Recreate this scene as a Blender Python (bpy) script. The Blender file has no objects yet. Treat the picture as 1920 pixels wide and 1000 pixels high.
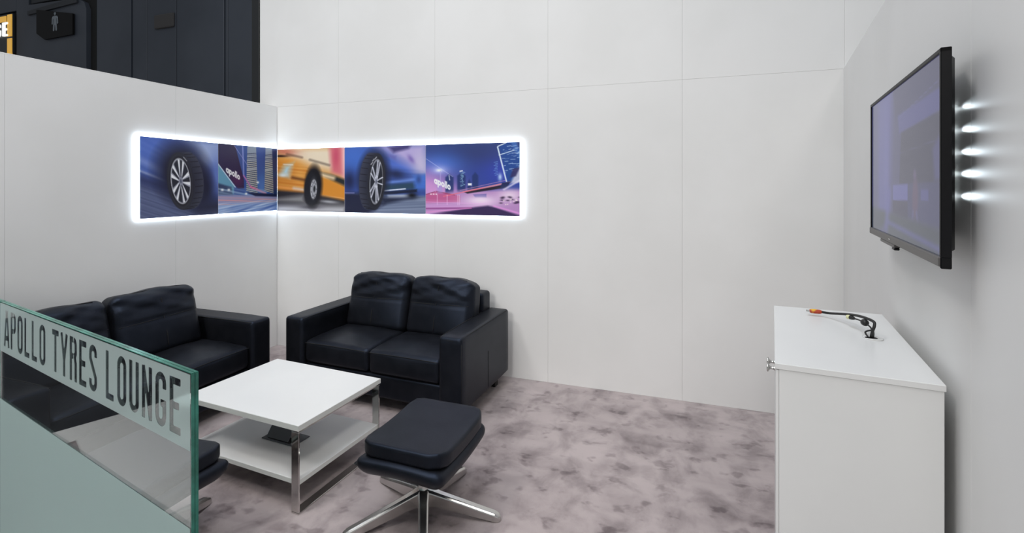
import bpy, bmesh, math, random
import numpy as np
from mathutils import Vector, Matrix
random.seed(3); rng = np.random.RandomState(7)
scn = bpy.context.scene
COL = scn.collection
PI = math.pi

# ------------------------------------------------------------------ camera, world, lamps, exposure
cam_d = bpy.data.cameras.new('camera')
cam_d.lens = 16.81; cam_d.sensor_width = 36; cam_d.shift_y = -0.0795; cam_d.clip_start = .02
cam = bpy.data.objects.new('camera', cam_d); COL.objects.link(cam)
cam.location = (0, 0, 1.652); cam.rotation_euler = (PI/2, 0, .3309)
scn.camera = cam
scn.view_settings.view_transform = 'Standard'; scn.view_settings.look = 'None'
scn.view_settings.gamma = 1; scn.view_settings.use_curve_mapping = False
scn.view_settings.exposure = 0.0
wd = bpy.data.worlds.new('hall'); scn.world = wd; wd.use_nodes = True
wd.node_tree.nodes['Background'].inputs[0].default_value = (.88, .93, 1.0, 1)
wd.node_tree.nodes['Background'].inputs[1].default_value = .31

def area(name, loc, aim, size, power, col):
    l = bpy.data.lights.new(name, 'AREA'); l.shape = 'DISK'; l.size = size; l.energy = power; l.color = col
    o = bpy.data.objects.new(name, l); COL.objects.link(o); o.location = loc
    o.rotation_euler = (Vector(aim)-Vector(loc)).to_track_quat('-Z', 'Y').to_euler()
    return o
w_ = area('hall_lamp_wash', (-4.2, -.6, 9.0), (-1.7, 2.1, 0), .8, 8, (1, .985, .97)); w_.data.spread = math.radians(60)
w_ = area('hall_lamp_right', (2.5, -1.2, 8.4), (-2.6, 2.2, 0), 1.9, 28, (1, .97, .93)); w_.data.spread = math.radians(72)
w_ = area('hall_lamp_front', (-1.6, -7.0, 5.6), (-1.6, 3.2, .0), 2.6, 52, (1, .975, .945)); w_.data.spread = math.radians(70)
area('hall_lamp_top', (-1.6, 1.4, 9.0), (-1.6, 1.5, 0), 4.0, 275, (.87, .93, 1))
area('hall_lamp_aisle', (-3.6, -1.6, 6.5), (-3.5, -.4, 0), 1.4, 130, (1, .98, .96))

# ------------------------------------------------------------------ materials
def mat(name, col=(.8, .8, .8), rough=.5, metal=0., spec=.5, bump=None, **kw):
    m = bpy.data.materials.new(name); m.use_nodes = True
    nt = m.node_tree; b = nt.nodes['Principled BSDF']
    b.inputs['Base Color'].default_value = (*col, 1); b.inputs['Roughness'].default_value = rough
    b.inputs['Metallic'].default_value = metal; b.inputs['Specular IOR Level'].default_value = spec
    for k, v in kw.items():
        b.inputs[k.replace('_', ' ')].default_value = v
    if bump:
        sc, st, dist = bump
        tc = nt.nodes.new('ShaderNodeTexCoord')
        n = nt.nodes.new('ShaderNodeTexNoise'); n.inputs['Scale'].default_value = sc; n.inputs['Detail'].default_value = 4
        bp = nt.nodes.new('ShaderNodeBump'); bp.inputs['Strength'].default_value = st; bp.inputs['Distance'].default_value = dist
        nt.links.new(tc.outputs['Object'], n.inputs['Vector'])
        nt.links.new(n.outputs['Fac'], bp.inputs['Height']); nt.links.new(bp.outputs[0], b.inputs['Normal'])
    return m
def noise_mix(m, c1, c2, scale, lo=.4, hi=.6, detail=4):
    nt = m.node_tree; b = nt.nodes['Principled BSDF']
    tc = nt.nodes.new('ShaderNodeTexCoord'); n = nt.nodes.new('ShaderNodeTexNoise')
    n.inputs['Scale'].default_value = scale; n.inputs['Detail'].default_value = detail
    r = nt.nodes.new('ShaderNodeValToRGB')
    r.color_ramp.elements[0].position = lo; r.color_ramp.elements[0].color = (*c1, 1)
    r.color_ramp.elements[1].position = hi; r.color_ramp.elements[1].color = (*c2, 1)
    nt.links.new(tc.outputs['Object'], n.inputs['Vector']); nt.links.new(n.outputs['Fac'], r.inputs[0])
    nt.links.new(r.outputs[0], b.inputs['Base Color'])
    return m
def emit(name, col, st):
    m = bpy.data.materials.new(name); m.use_nodes = True
    b = m.node_tree.nodes['Principled BSDF']
    b.inputs['Base Color'].default_value = (*col, 1)
    b.inputs['Emission Color'].default_value = (*col, 1); b.inputs['Emission Strength'].default_value = st
    return m

M = {}
M['wall'] = noise_mix(mat('white_panel', rough=.45, spec=.3, bump=(220, .03, .001)), (.755, .75, .735), (.785, .78, .767), 1.3)
M['joint'] = mat('panel_joint', (.74, .74, .73), .8)
M['laminate'] = noise_mix(mat('white_laminate', rough=.32, spec=.45), (.675, .675, .668), (.70, .70, .69), 2.)
M['edge'] = mat('laminate_edge', (.70, .71, .68), .45)
M['leather'] = noise_mix(mat('black_leather', rough=.42, spec=.33, bump=(260, .22, .002), Specular_Tint=(.50, .65, 1., 1)), (.0050, .0051, .0060), (.0080, .0082, .0098), 9)  # blue specular tint paints in the sheen of bluish overhead light
M['thread'] = mat('seam', (.004, .004, .005), .8)
M['foot'] = mat('dark_foot', (.008, .008, .008), .5)
M['chrome'] = mat('chrome', (.62, .61, .59), .07, 1.)
M['alu'] = mat('brushed_aluminium', (.60, .59, .57), .27, 1., bump=(90, .04, .001))
M['grey_plastic'] = mat('grey_plastic', (.085, .09, .10), .45)
M['black_plastic'] = mat('black_plastic', (.0035, .0035, .0045), .42, 0., .18)
M['bezel'] = mat('brushed_dark_bezel', (.115, .108, .104), .42, .4)
M['black_void'] = mat('black_opening', (.003, .003, .003), .9)
M['cable'] = mat('cable_rubber', (.008, .008, .008), .5)
M['orange'] = noise_mix(mat('orange_sleeve', rough=.5), (.42, .045, .012), (.75, .42, .02), 26, .5, .58, 0)
M['connector'] = mat('connector_metal', (.5, .5, .48), .25, 1.)
M['cream_plug'] = mat('cream_plug', (.68, .68, .40), .5)
M['led'] = emit('led_cool_white', (.80, .90, 1.0), 5.)
M['print_edge'] = mat('board_edge', (.75, .76, .78), .5)
M['hall_panel'] = noise_mix(mat('dark_hall_panel', rough=.55, spec=.4), (.031, .037, .049), (.042, .049, .063), .7)
M['hall_dark'] = noise_mix(mat('dark_hall_recess', rough=.6, spec=.3), (.020, .022, .026), (.027, .029, .034), .7)
M['hall_brown'] = mat('dark_brown_box', (.030, .027, .026), .6)
M['black_post'] = mat('black_post', (.006, .007, .008), .5)
M['sign_black'] = mat('sign_black', (.003, .0025, .0025), .6, 0., .15)
M['sign_grey'] = mat('sign_pictogram', (.16, .18, .20), .6)
M['sign_yellow'] = emit('lit_yellow_band', (.80, .44, .07), .45)
M['sign_white'] = emit('lit_white_letters', (1.0, 1.0, .97), .75)
M['sign_body'] = mat('sign_body', (.010, .012, .013), .5)
M['aisle'] = noise_mix(mat('pale_aisle_floor', rough=.4), (.80, .79, .77), (.84, .83, .81), .8)
M['booth_dark'] = mat('dark_booth_panel', (.012, .013, .016), .6)
# frosted film: a matt, light-passing etched layer
def frosted():
    m = bpy.data.materials.new('frosted_film'); m.use_nodes = True; nt = m.node_tree
    nt.nodes.remove(nt.nodes['Principled BSDF']); out = nt.nodes['Material Output']
    d = nt.nodes.new('ShaderNodeBsdfDiffuse'); d.inputs[0].default_value = (.52, .60, .595, 1)
    t = nt.nodes.new('ShaderNodeBsdfTranslucent'); t.inputs[0].default_value = (.48, .63, .61, 1)
    r = nt.nodes.new('ShaderNodeBsdfRefraction'); r.inputs['Color'].default_value = (.62, .765, .75, 1); r.inputs['Roughness'].default_value = .42; r.inputs['IOR'].default_value = 1.01
    x = nt.nodes.new('ShaderNodeMixShader'); x.inputs[0].default_value = .42
    y = nt.nodes.new('ShaderNodeMixShader'); y.inputs[0].default_value = .34
    nt.links.new(d.outputs[0], x.inputs[1]); nt.links.new(t.outputs[0], x.inputs[2])
    nt.links.new(x.outputs[0], y.inputs[1]); nt.links.new(r.outputs[0], y.inputs[2]); nt.links.new(y.outputs[0], out.inputs[0])
    return m
M['film'] = frosted()
def glass():
    m = mat('green_glass', (1, 1, 1), .0, 0., .5, Transmission_Weight=1., IOR=1.52)
    nt = m.node_tree; v = nt.nodes.new('ShaderNodeVolumeAbsorption')
    v.inputs['Color'].default_value = (.10, .80, .62, 1); v.inputs['Density'].default_value = 1.7
    nt.links.new(v.outputs[0], nt.nodes['Material Output'].inputs['Volume'])
    return m
M['glass'] = glass()
M['glass_edge'] = noise_mix(mat('ground_glass_edge', rough=.18, spec=.6), (.012, .105, .075), (.03, .20, .15), 14)  # diffuse green stands in for light leaking out of the glass edge
def carpet():
    m = mat('velour_carpet', rough=.95, spec=.1, Sheen_Weight=.35, Sheen_Roughness=.5)
    nt = m.node_tree; b = nt.nodes['Principled BSDF']; L = nt.links.new
    tc = nt.nodes.new('ShaderNodeTexCoord')
    def nz(scale, det, rough=.5, dist=0., sx=1., sy=1.):
        mp = nt.nodes.new('ShaderNodeMapping'); mp.inputs['Scale'].default_value = (sx, sy, 1)
        n = nt.nodes.new('ShaderNodeTexNoise'); n.inputs['Scale'].default_value = scale
        n.inputs['Detail'].default_value = det; n.inputs['Roughness'].default_value = rough; n.inputs['Distortion'].default_value = dist
        L(tc.outputs['Object'], mp.inputs[0]); L(mp.outputs[0], n.inputs['Vector']); return n.outputs['Fac']
    def mth(op, a, c):
        x = nt.nodes.new('ShaderNodeMath'); x.operation = op
        for i, q in enumerate((a, c)):
            if isinstance(q, (int, float)): x.inputs[i].default_value = q
            else: L(q, x.inputs[i])
        return x.outputs[0]
    def ramp(f, a, c):
        r = nt.nodes.new('ShaderNodeMapRange'); r.interpolation_type = 'SMOOTHSTEP'
        r.inputs['From Min'].default_value = a; r.inputs['From Max'].default_value = c
        L(f, r.inputs['Value']); return r.outputs[0]
    # trodden pile: broad clouds, blotches of turned pile, sharper footprints, hoover streaks
    broad = ramp(nz(1.1, 2), .35, .65)
    blot = ramp(nz(4.3, 5, .6, .35, 1.2, 1.), .38, .72)
    foot = ramp(nz(8.5, 3, .5, .2, .9, 1.25), .56, .68)
    streak = ramp(nz(2.2, 3, .5, .2, .55, 2.2), .46, .64)
    dark = mth('ADD', mth('MULTIPLY', broad, .22), mth('ADD', mth('MULTIPLY', blot, .50), mth('ADD', mth('MULTIPLY', foot, .36), mth('MULTIPLY', streak, .18))))
    fine = nz(420, 2)
    dark = mth('ADD', dark, mth('MULTIPLY', mth('SUBTRACT', fine, .5), .35))
    cr = nt.nodes.new('ShaderNodeValToRGB')
    cr.color_ramp.elements[0].position = .05; cr.color_ramp.elements[0].color = (.44, .372, .368, 1)
    cr.color_ramp.elements[1].position = 1.0; cr.color_ramp.elements[1].color = (.115, .085, .090, 1)
    L(dark, cr.inputs[0]); L(cr.outputs[0], b.inputs['Base Color'])
    bp = nt.nodes.new('ShaderNodeBump'); bp.inputs['Strength'].default_value = .5; bp.inputs['Distance'].default_value = .004
    L(mth('ADD', fine, mth('MULTIPLY', blot, .6)), bp.inputs['Height']); L(bp.outputs[0], b.inputs['Normal'])
    return m
M['carpet'] = carpet()

# ------------------------------------------------------------------ helpers
def obj(name, me, m=None, parent=None, smooth=False, loc=None, rz=0.):
    """link a mesh / bmesh as ONE object"""
    if isinstance(me, bmesh.types.BMesh):
        bm = me; me = bpy.data.meshes.new(name); bm.to_mesh(me); bm.free()
    if m is not None and not me.materials: me.materials.append(m)
    if smooth:
        for p in me.polygons: p.use_smooth = True
    o = bpy.data.objects.new(name, me); COL.objects.link(o)
    if parent: o.parent = parent
    if loc is not None: o.location = loc
    if rz: o.rotation_euler = (0, 0, rz)
    return o
def tag(o, label=None, cat=None, group=None, kind=None):
    for k, v in (('label', label), ('category', cat), ('group', group), ('kind', kind)):
        if v: o[k] = v
    return o
def thing(name, label, cat, loc=(0, 0, 0), rz=0., group=None):
    o = bpy.data.objects.new(name, None); COL.objects.link(o); o.location = loc; o.rotation_euler = (0, 0, rz)
    o.empty_display_size = .1
    return tag(o, label, cat, group)
def box(x0, x1, y0, y1, z0, z1, bev=0., seg=2, bm=None):
    own = bmesh.new()
    bmesh.ops.create_cube(own, size=1)
    for v in own.verts:
        v.co = Vector((x0+(v.co.x+.5)*(x1-x0), y0+(v.co.y+.5)*(y1-y0), z0+(v.co.z+.5)*(z1-z0)))
    if bev: bmesh.ops.bevel(own, geom=own.edges[:], offset=bev, segments=seg, profile=.5, affect='EDGES')
    if bm is None: return own
    return join(bm, own)
def join(bm, other):
    me = bpy.data.meshes.new('tmp'); other.to_mesh(me); other.free(); bm.from_mesh(me); bpy.data.meshes.remove(me)
    return bm
def prism(pts, z0, z1, bev=0., seg=2):
    """vertical prism over a ground polygon"""
    bm = bmesh.new()
    a = [bm.verts.new((x, y, z0)) for x, y in pts]; c = [bm.verts.new((x, y, z1)) for x, y in pts]; n = len(pts)
    bm.faces.new(a[::-1]); bm.faces.new(c)
    for i in range(n): bm.faces.new((a[i], a[(i+1) % n], c[(i+1) % n], c[i]))
    bmesh.ops.recalc_face_normals(bm, faces=bm.faces[:])
    if bev: bmesh.ops.bevel(bm, geom=bm.edges[:], offset=bev, segments=seg, profile=.5, affect='EDGES')
    return bm
def tube(pts, r, seg=10, bm=None, smooth_n=6):
    """round tube along a Catmull-Rom curve; r is a number or a list per control point"""
    P = [Vector(p) for p in pts]; R = r if isinstance(r, (list, tuple)) else [r]*len(P)
    Q, RR = [], []
    n = len(P)
    for i in range(n-1):
        p0, p1, p2, p3 = P[max(i-1, 0)], P[i], P[i+1], P[min(i+2, n-1)]
        for k in range(smooth_n):
            t = k/smooth_n
            Q.append(.5*((2*p1)+(p2-p0)*t+(2*p0-5*p1+4*p2-p3)*t*t+(3*p1-p0-3*p2+p3)*t**3)); RR.append(R[i]+(R[i+1]-R[i])*t)
    Q.append(P[-1]); RR.append(R[-1])
    bm = bm or bmesh.new(); prev = None; up = Vector((.31, .17, .93)).normalized()
    for i, q in enumerate(Q):
        d = (Q[min(i+1, len(Q)-1)]-Q[max(i-1, 0)]).normalized()
        u = (up-d*up.dot(d)).normalized(); w = d.cross(u); up = u
        ring = [bm.verts.new(q+RR[i]*(math.cos(2*PI*k/seg)*u+math.sin(2*PI*k/seg)*w)) for k in range(seg)]
        if prev:
            for k in range(seg): bm.faces.new((prev[k], prev[(k+1) % seg], ring[(k+1) % seg], ring[k]))
        else: bm.faces.new(ring[::-1])
        prev = ring
    bm.faces.new(prev)
    return bm
def lathe(prof, seg=24, bm=None, mtx=None):
    bm = bm or bmesh.new(); rings = []
    for r, z in prof:
        rings.append([bm.verts.new((r*math.cos(2*PI*k/seg), r*math.sin(2*PI*k/seg), z)) for k in range(seg)])
    for a, c in zip(rings, rings[1:]):
        for k in range(seg): bm.faces.new((a[k], a[(k+1) % seg], c[(k+1) % seg], c[k]))
    bm.faces.new(rings[0][::-1]); bm.faces.new(rings[-1])
    if mtx is not None: bmesh.ops.transform(bm, matrix=mtx, verts=bm.verts[:])
    return bm
def soft(sx, sy, sz, r, n=14, deform=None):
    """rounded, denser box centred on the origin; deform(P, N) -> P on numpy arrays (P in metres)"""
    bm = bmesh.new()
    bmesh.ops.create_cube(bm, size=2)
    bmesh.ops.subdivide_edges(bm, edges=bm.edges[:], cuts=n, use_grid_fill=True)
    P = np.array([v.co[:] for v in bm.verts]); h = np.array([sx, sy, sz])/2
    rr = np.minimum(r, h*.98); Q = np.empty_like(P)
    # spread the grid lines so that the rounded rim gets its share of them
    for k in range(3):
        p = P[:, k]; e = .62
        fl = h[k]-rr[k]
        Q[:, k] = np.where(abs(p) < e, p/e*fl, np.sign(p)*(fl+(abs(p)-e)/(1-e)*rr[k]))
    C = np.clip(Q, -(h-rr), h-rr); d = (Q-C)/rr
    nrm = np.linalg.norm(d, axis=1, keepdims=True); m = np.max(abs(d), axis=1, keepdims=True)
    N = np.where(nrm > 1e-6, d/np.maximum(nrm, 1e-6), 0)
    out = C+N*m*rr
    if deform: out = deform(out, N)
    for v, q in zip(bm.verts, out): v.co = Vector(q)
    bmesh.ops.recalc_face_normals(bm, faces=bm.faces[:])
    return bm
def child_boxes(name, m, parent, rects, kind=None, bev=.0008):
    """panels: rects (x0,x1,y0,y1,z0,z1) in the parent's frame"""
    out = []
    for q in rects:
        o = obj(name, box(*q, bev=bev, seg=1), m, parent)
        if kind: o['kind'] = kind
        out.append(o)
    return out

# ------------------------------------------------------------------ the setting
X0, D, H0 = -3.899, 3.884, 2.46           # left wall plane, back wall plane, height of the low walls
S = 'structure'
# carpet and aisle floor
bm = prism([(-3.95, .60), (1.3, .60), (1.3, 4.1), (-4.05, 4.1)], -.03, 0.)
tag(obj('floor', bm, M['carpet']), 'mottled mauve grey velour carpet with footprints', None, None, S)
bm = prism([(-14, -6), (7, -6), (7, 9), (-14, 9)], -.08, -.03)
tag(obj('floor', bm, M['aisle']), 'pale smooth aisle floor outside the lounge', None, None, S)
# back wall: tall, of two rows of 1.06 m panels on a dark backing
wb = tag(obj('wall_back', box(-4.13, 5.4, D+.016, D+.10, 0, 4.92), M['joint']), 'tall white panelled back wall', None, None, S)
g = .0004
xs = [-4.13, X0+.762]+[X0+.762+1.06*k for k in range(1, 9)]
for z0, z1 in ((0, H0), (H0, 4.92)):
    child_boxes('panel', M['wall'], wb, [(a+g, c-g, D, D+.018, z0+g, z1-g) for a, c in zip(xs, xs[1:])], S)
tag(obj('trim_1', box(-4.232, -4.136, D-.01, D+.10, 0, 4.92, .004), M['black_post']), 'black upright end post of the tall back wall', None, None, S)
# left wall
wl = tag(obj('wall_left', box(X0-.09, X0-.016, 1.36, D-.002, 0, H0-.004), M['joint']), 'low white panelled left wall', None, None, S)
ys = [D-.003, D-1.06, D-2.12, 1.36]
child_boxes('panel', M['wall'], wl, [(X0-.018, X0, c+g, a-g, 0, H0) for a, c in zip(ys, ys[1:])], S)
tag(obj('trim_2', box(X0-.10, X0+.0, 1.362, D-.012, H0, H0+.006, .002), M['wall']), 'white capping on the left wall', None, None, S)
# right wall: runs from the back corner towards the camera, leaning in by 9.6 degrees
RW = Vector((1.098, D, 0)); ra = math.radians(9.647)
ud = Vector((-math.sin(ra), -math.cos(ra), 0)); nd = Vector((math.cos(ra), -math.sin(ra), 0))   # along wall to the camera; outwards
def rw(s, off, z): return RW+ud*s-nd*off+Vector((0, 0, z))                                       # off = distance into the room
wr = bpy.data.objects.new('wall_right', bpy.data.meshes.new('wall_right')); COL.objects.link(wr)
bmw = prism([(0, .016), (4.2, .016), (4.2, .09), (.02, .09)], 0, H0-.004); bmw.to_mesh(wr.data); bmw.free(); wr.data.materials.append(M['joint'])
# local frame: x along the wall to the camera, y outwards
wr.matrix_world = Matrix(((ud.x, nd.x, 0, RW.x), (ud.y, nd.y, 0, RW.y), (0, 0, 1, 0), (0, 0, 0, 1)))
tag(wr, 'low white panelled right wall behind the television', None, None, S)
for k in range(3):
    child_boxes('panel', M['wall'], wr, [(1.214*k+(.0 if k == 0 else g), 1.214*(k+1)-g, 0, .018, 0, H0)], S)
child_boxes('panel', M['wall'], wr, [(1.214*3+g, 4.2, 0, .018, 0, H0)], S)

# far hall facade, dark panels parallel to the back wall
FY = 5.5
wf = tag(obj('wall_hall', box(-17, -4.6, FY+.05, FY+.15, -.03, 7.), M['black_void']), 'dark panelled hall wall beyond the lounge', None, None, S)
for x0, x1, y, z1, m in ((-9.50, -8.645, 0, 7, 'hall_panel'), (-8.615, -8.27, .012, 7, 'hall_panel'), (-8.262, -7.60, .012, 7, 'hall_panel'),
                    (-7.57, -6.565, 0, 7, 'hall_panel'), (-6.545, -6.495, .01, 7, 'hall_panel'), (-6.475, -4.7, 0, 7, 'hall_panel'),
                    (-17, -12.6, 0, 7, 'hall_dark'), (-11.79, -11.415, 0, 7, 'hall_panel'), (-12.6, -11.79, 0.03, 4.10, 'hall_dark'), (-12.6, -11.79, 0.0, 7, 'hall_panel')):
    z0 = -.03 if (x0, z1) != (-12.6, 7) else 4.95
    o = obj('panel', box(x0, x1, FY+y, FY+.06, z0, z1, .006, 1), M[m], wf); o['kind'] = S
# the bay with the chamfered top corner
bm = bmesh.new()
prof = [(-11.385, -.03), (-9.74, -.03), (-9.74, 4.74), (-9.80, 4.86), (-9.98, 4.95), (-11.385, 5.0)]
a = [bm.verts.new((x, FY-.02, z)) for x, z in prof]; c = [bm.verts.new((x, FY+.06, z)) for x, z in prof]; n = len(prof)
bm.faces.new(a); bm.faces.new(c[::-1])
for i in range(n): bm.faces.new((a[(i+1) % n], a[i], c[i], c[(i+1) % n]))
bmesh.ops.recalc_face_normals(bm, faces=bm.faces[:])
o = obj('panel', bm, M['hall_panel'], wf); o['kind'] = S
o = obj('panel', box(-11.385, -9.60, FY+.02, FY+.06, 5.03, 7, .01, 1), M['hall_dark'], wf); o['kind'] = S
bm = bmesh.new()
q = [(-11.35, FY-.05, 4.87), (-9.95, FY-.05, 4.96), (-9.95, FY-.05, 4.86), (-11.35, FY-.05, 4.80)]
vv = [bm.verts.new(p) for p in q]+[bm.verts.new((p[0], FY-.015, p[2])) for p in q]
bm.faces.new(vv[:4]); bm.faces.new(vv[4:][::-1])
for i in range(4): bm.faces.new((vv[(i+1) % 4], vv[i], vv[4+i], vv[4+(i+1) % 4]))
bmesh.ops.recalc_face_normals(bm, faces=bm.faces[:])
o = obj('lintel', bm, M['hall_dark'], wf); o['kind'] = S
o = obj('vent_box', box(-8.07, -7.63, FY-.02, FY+.03, 4.20, 4.43, .02, 2), M['hall_brown'], wf); o['kind'] = S
# dark booth across the aisle on the left; the glass mirrors its foot
tag(obj('wall_booth', box(-4.46, -4.275, -5.5, 1.1, -.03, 2.4), M['booth_dark']), 'dark booth panel across the aisle', None, None, S)

# ------------------------------------------------------------------ signed-distance lettering
def seg_d(X, Y, p, q, t, ext=0.):
    d = np.array(q, float)-np.array(p, float); L = np.hypot(*d); d /= L
    a = (X-p[0])*d[0]+(Y-p[1])*d[1]; b = -(X-p[0])*d[1]+(Y-p[1])*d[0]
    return np.maximum(abs(b)-t, abs(a-L/2)-L/2-ext)
def arc_d(X, Y, cx, cy, rx, ry, a0, a1, t, n=10):
    out = np.full(X.shape, 9.); an = np.radians(np.linspace(a0, a1, n+1))
    for i in range(n):
        p = (cx+rx*math.cos(an[i]), cy+ry*math.sin(an[i])); q = (cx+rx*math.cos(an[i+1]), cy+ry*math.sin(an[i+1]))
        out = np.minimum(out, seg_d(X, Y, p, q, t, .012 if 0 < i < n-1 else 0.004))
    return out
LW = .40                              # letter width for height 1
def glyph(ch, X, Y):
    t = .066; w = LW; l, r, b, T = t, w-t, t, 1-t; R = r-l; k = R/2; m = (l+r)/2
    top = lambda: arc_d(X, Y, m, T-k, k, k, 0, 180, t); bot = lambda: arc_d(X, Y, m, b+k, k, k, 180, 360, t)
    V = lambda x, y0, y1: seg_d(X, Y, (x, y0), (x, y1), t); Hh = lambda y, x0, x1: seg_d(X, Y, (x0, y), (x1, y), t)
    mn = lambda *a: np.minimum.reduce(a)
    if ch == 'O': return mn(top(), bot(), V(l, b+k, T-k), V(r, b+k, T-k))
    if ch == 'U': return mn(bot(), V(l, b+k, 1), V(r, b+k, 1))
    if ch == 'L': return mn(V(l, 0, 1), Hh(b, 0, w*.9))
    if ch == 'E': return mn(V(l, 0, 1), Hh(b, 0, w*.95), Hh(T, 0, w*.95), Hh(.5, 0, w*.82))
    if ch == 'T': return mn(V(m, 0, 1), Hh(T, 0, w))
    if ch == 'Y': return mn(V(m, 0, .42), seg_d(X, Y, (m, .36), (l-.02, 1), t*.95), seg_d(X, Y, (m, .36), (r+.02, 1), t*.95))
    if ch == 'A': return mn(seg_d(X, Y, (l-.03, 0), (m-.02, 1), t*.95), seg_d(X, Y, (r+.03, 0), (m+.02, 1), t*.95), Hh(.24, l+.03, r-.03))
    if ch == 'N': return mn(V(l, 0, 1), V(r, 0, 1), seg_d(X, Y, (l, 1), (r, 0), t*.85))
    if ch in 'PR':
        yb = .44 if ch == 'P' else .50
        d = mn(V(l, 0, 1), Hh(T, l, m), Hh(yb+t, l, m), V(r, yb+t+.1, T-.1),
               arc_d(X, Y, m+.03, T-.11, r-m-.03, .11, 0, 90, t, 6), arc_d(X, Y, m+.03, yb+t+.11, r-m-.03, .11, 270, 360, t, 6))
        if ch == 'R': d = mn(d, V(r, 0, yb-.04), seg_d(X, Y, (r-.05, yb+t), (r, yb-.1), t))
        return d
    if ch == 'S':
        return mn(top(), bot(), V(l, T-k-.10, T-k), seg_d(X, Y, (r, T-k-.06), (r, T-k), t), seg_d(X, Y, (l, T-k-.10), (r, b+k+.10), t*.98, .03),
                  V(r, b+k, b+k+.10), V(l, b+k, b+k+.06))
    if ch == 'G': return mn(top(), bot(), V(l, b+k, T-k), V(r, b+k, .50), V(r, T-k-.10, T-k), Hh(.50-t, m-.01, w))
    return np.full(X.shape, 9.)
def text_sdf(s, X, Y, pitch=.52, space=.30):
    out = np.full(X.shape, 9.); x = 0.
    for ch in s:
        if ch == ' ': x += space; continue
        m = (X > x-.1) & (X < x+LW+.1)
        if m.any(): out[m] = np.minimum(out[m], glyph(ch, X[m]-x, Y[m]))
        x += pitch
    return out, x
def contour_mesh(F, us, vs, to3d):
    """filled marching squares of F > 0 on grid us x vs (F[j,i]); full cells are merged along rows"""
    bm = bmesh.new(); cache = {}
    def V(u, v):
        k = (round(u, 6), round(v, 6))
        if k not in cache: cache[k] = bm.verts.new(to3d(u, v))
        return cache[k]
    nj, ni = F.shape
    for j in range(nj-1):
        i = 0
        while i < ni-1:
            f = (F[j, i], F[j, i+1], F[j+1, i+1], F[j+1, i]); pos = [q > 0 for q in f]
            if all(pos):
                i0 = i
                while i < ni-1 and F[j, i+1] > 0 and F[j+1, i+1] > 0: i += 1
                pts = [(us[i0], vs[j]), (us[i], vs[j]), (us[i], vs[j+1]), (us[i0], vs[j+1])]
                try: bm.faces.new([V(*p) for p in pts])
                except ValueError: pass
                continue
            if any(pos):
                c = [(us[i], vs[j]), (us[i+1], vs[j]), (us[i+1], vs[j+1]), (us[i], vs[j+1])]; P = []
                for k in range(4):
                    a, b2 = k, (k+1) % 4
                    if pos[a]: P.append(c[a])
                    if pos[a] != pos[b2]:
                        tt = f[a]/(f[a]-f[b2]); P.append((c[a][0]+tt*(c[b2][0]-c[a][0]), c[a][1]+tt*(c[b2][1]-c[a][1])))
                vv = []
                for p in P:
                    q = V(*p)
                    if q not in vv: vv.append(q)
                if len(vv) > 2:
                    try: bm.faces.new(vv)
                    except ValueError: pass
            i += 1
    return bm

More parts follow.
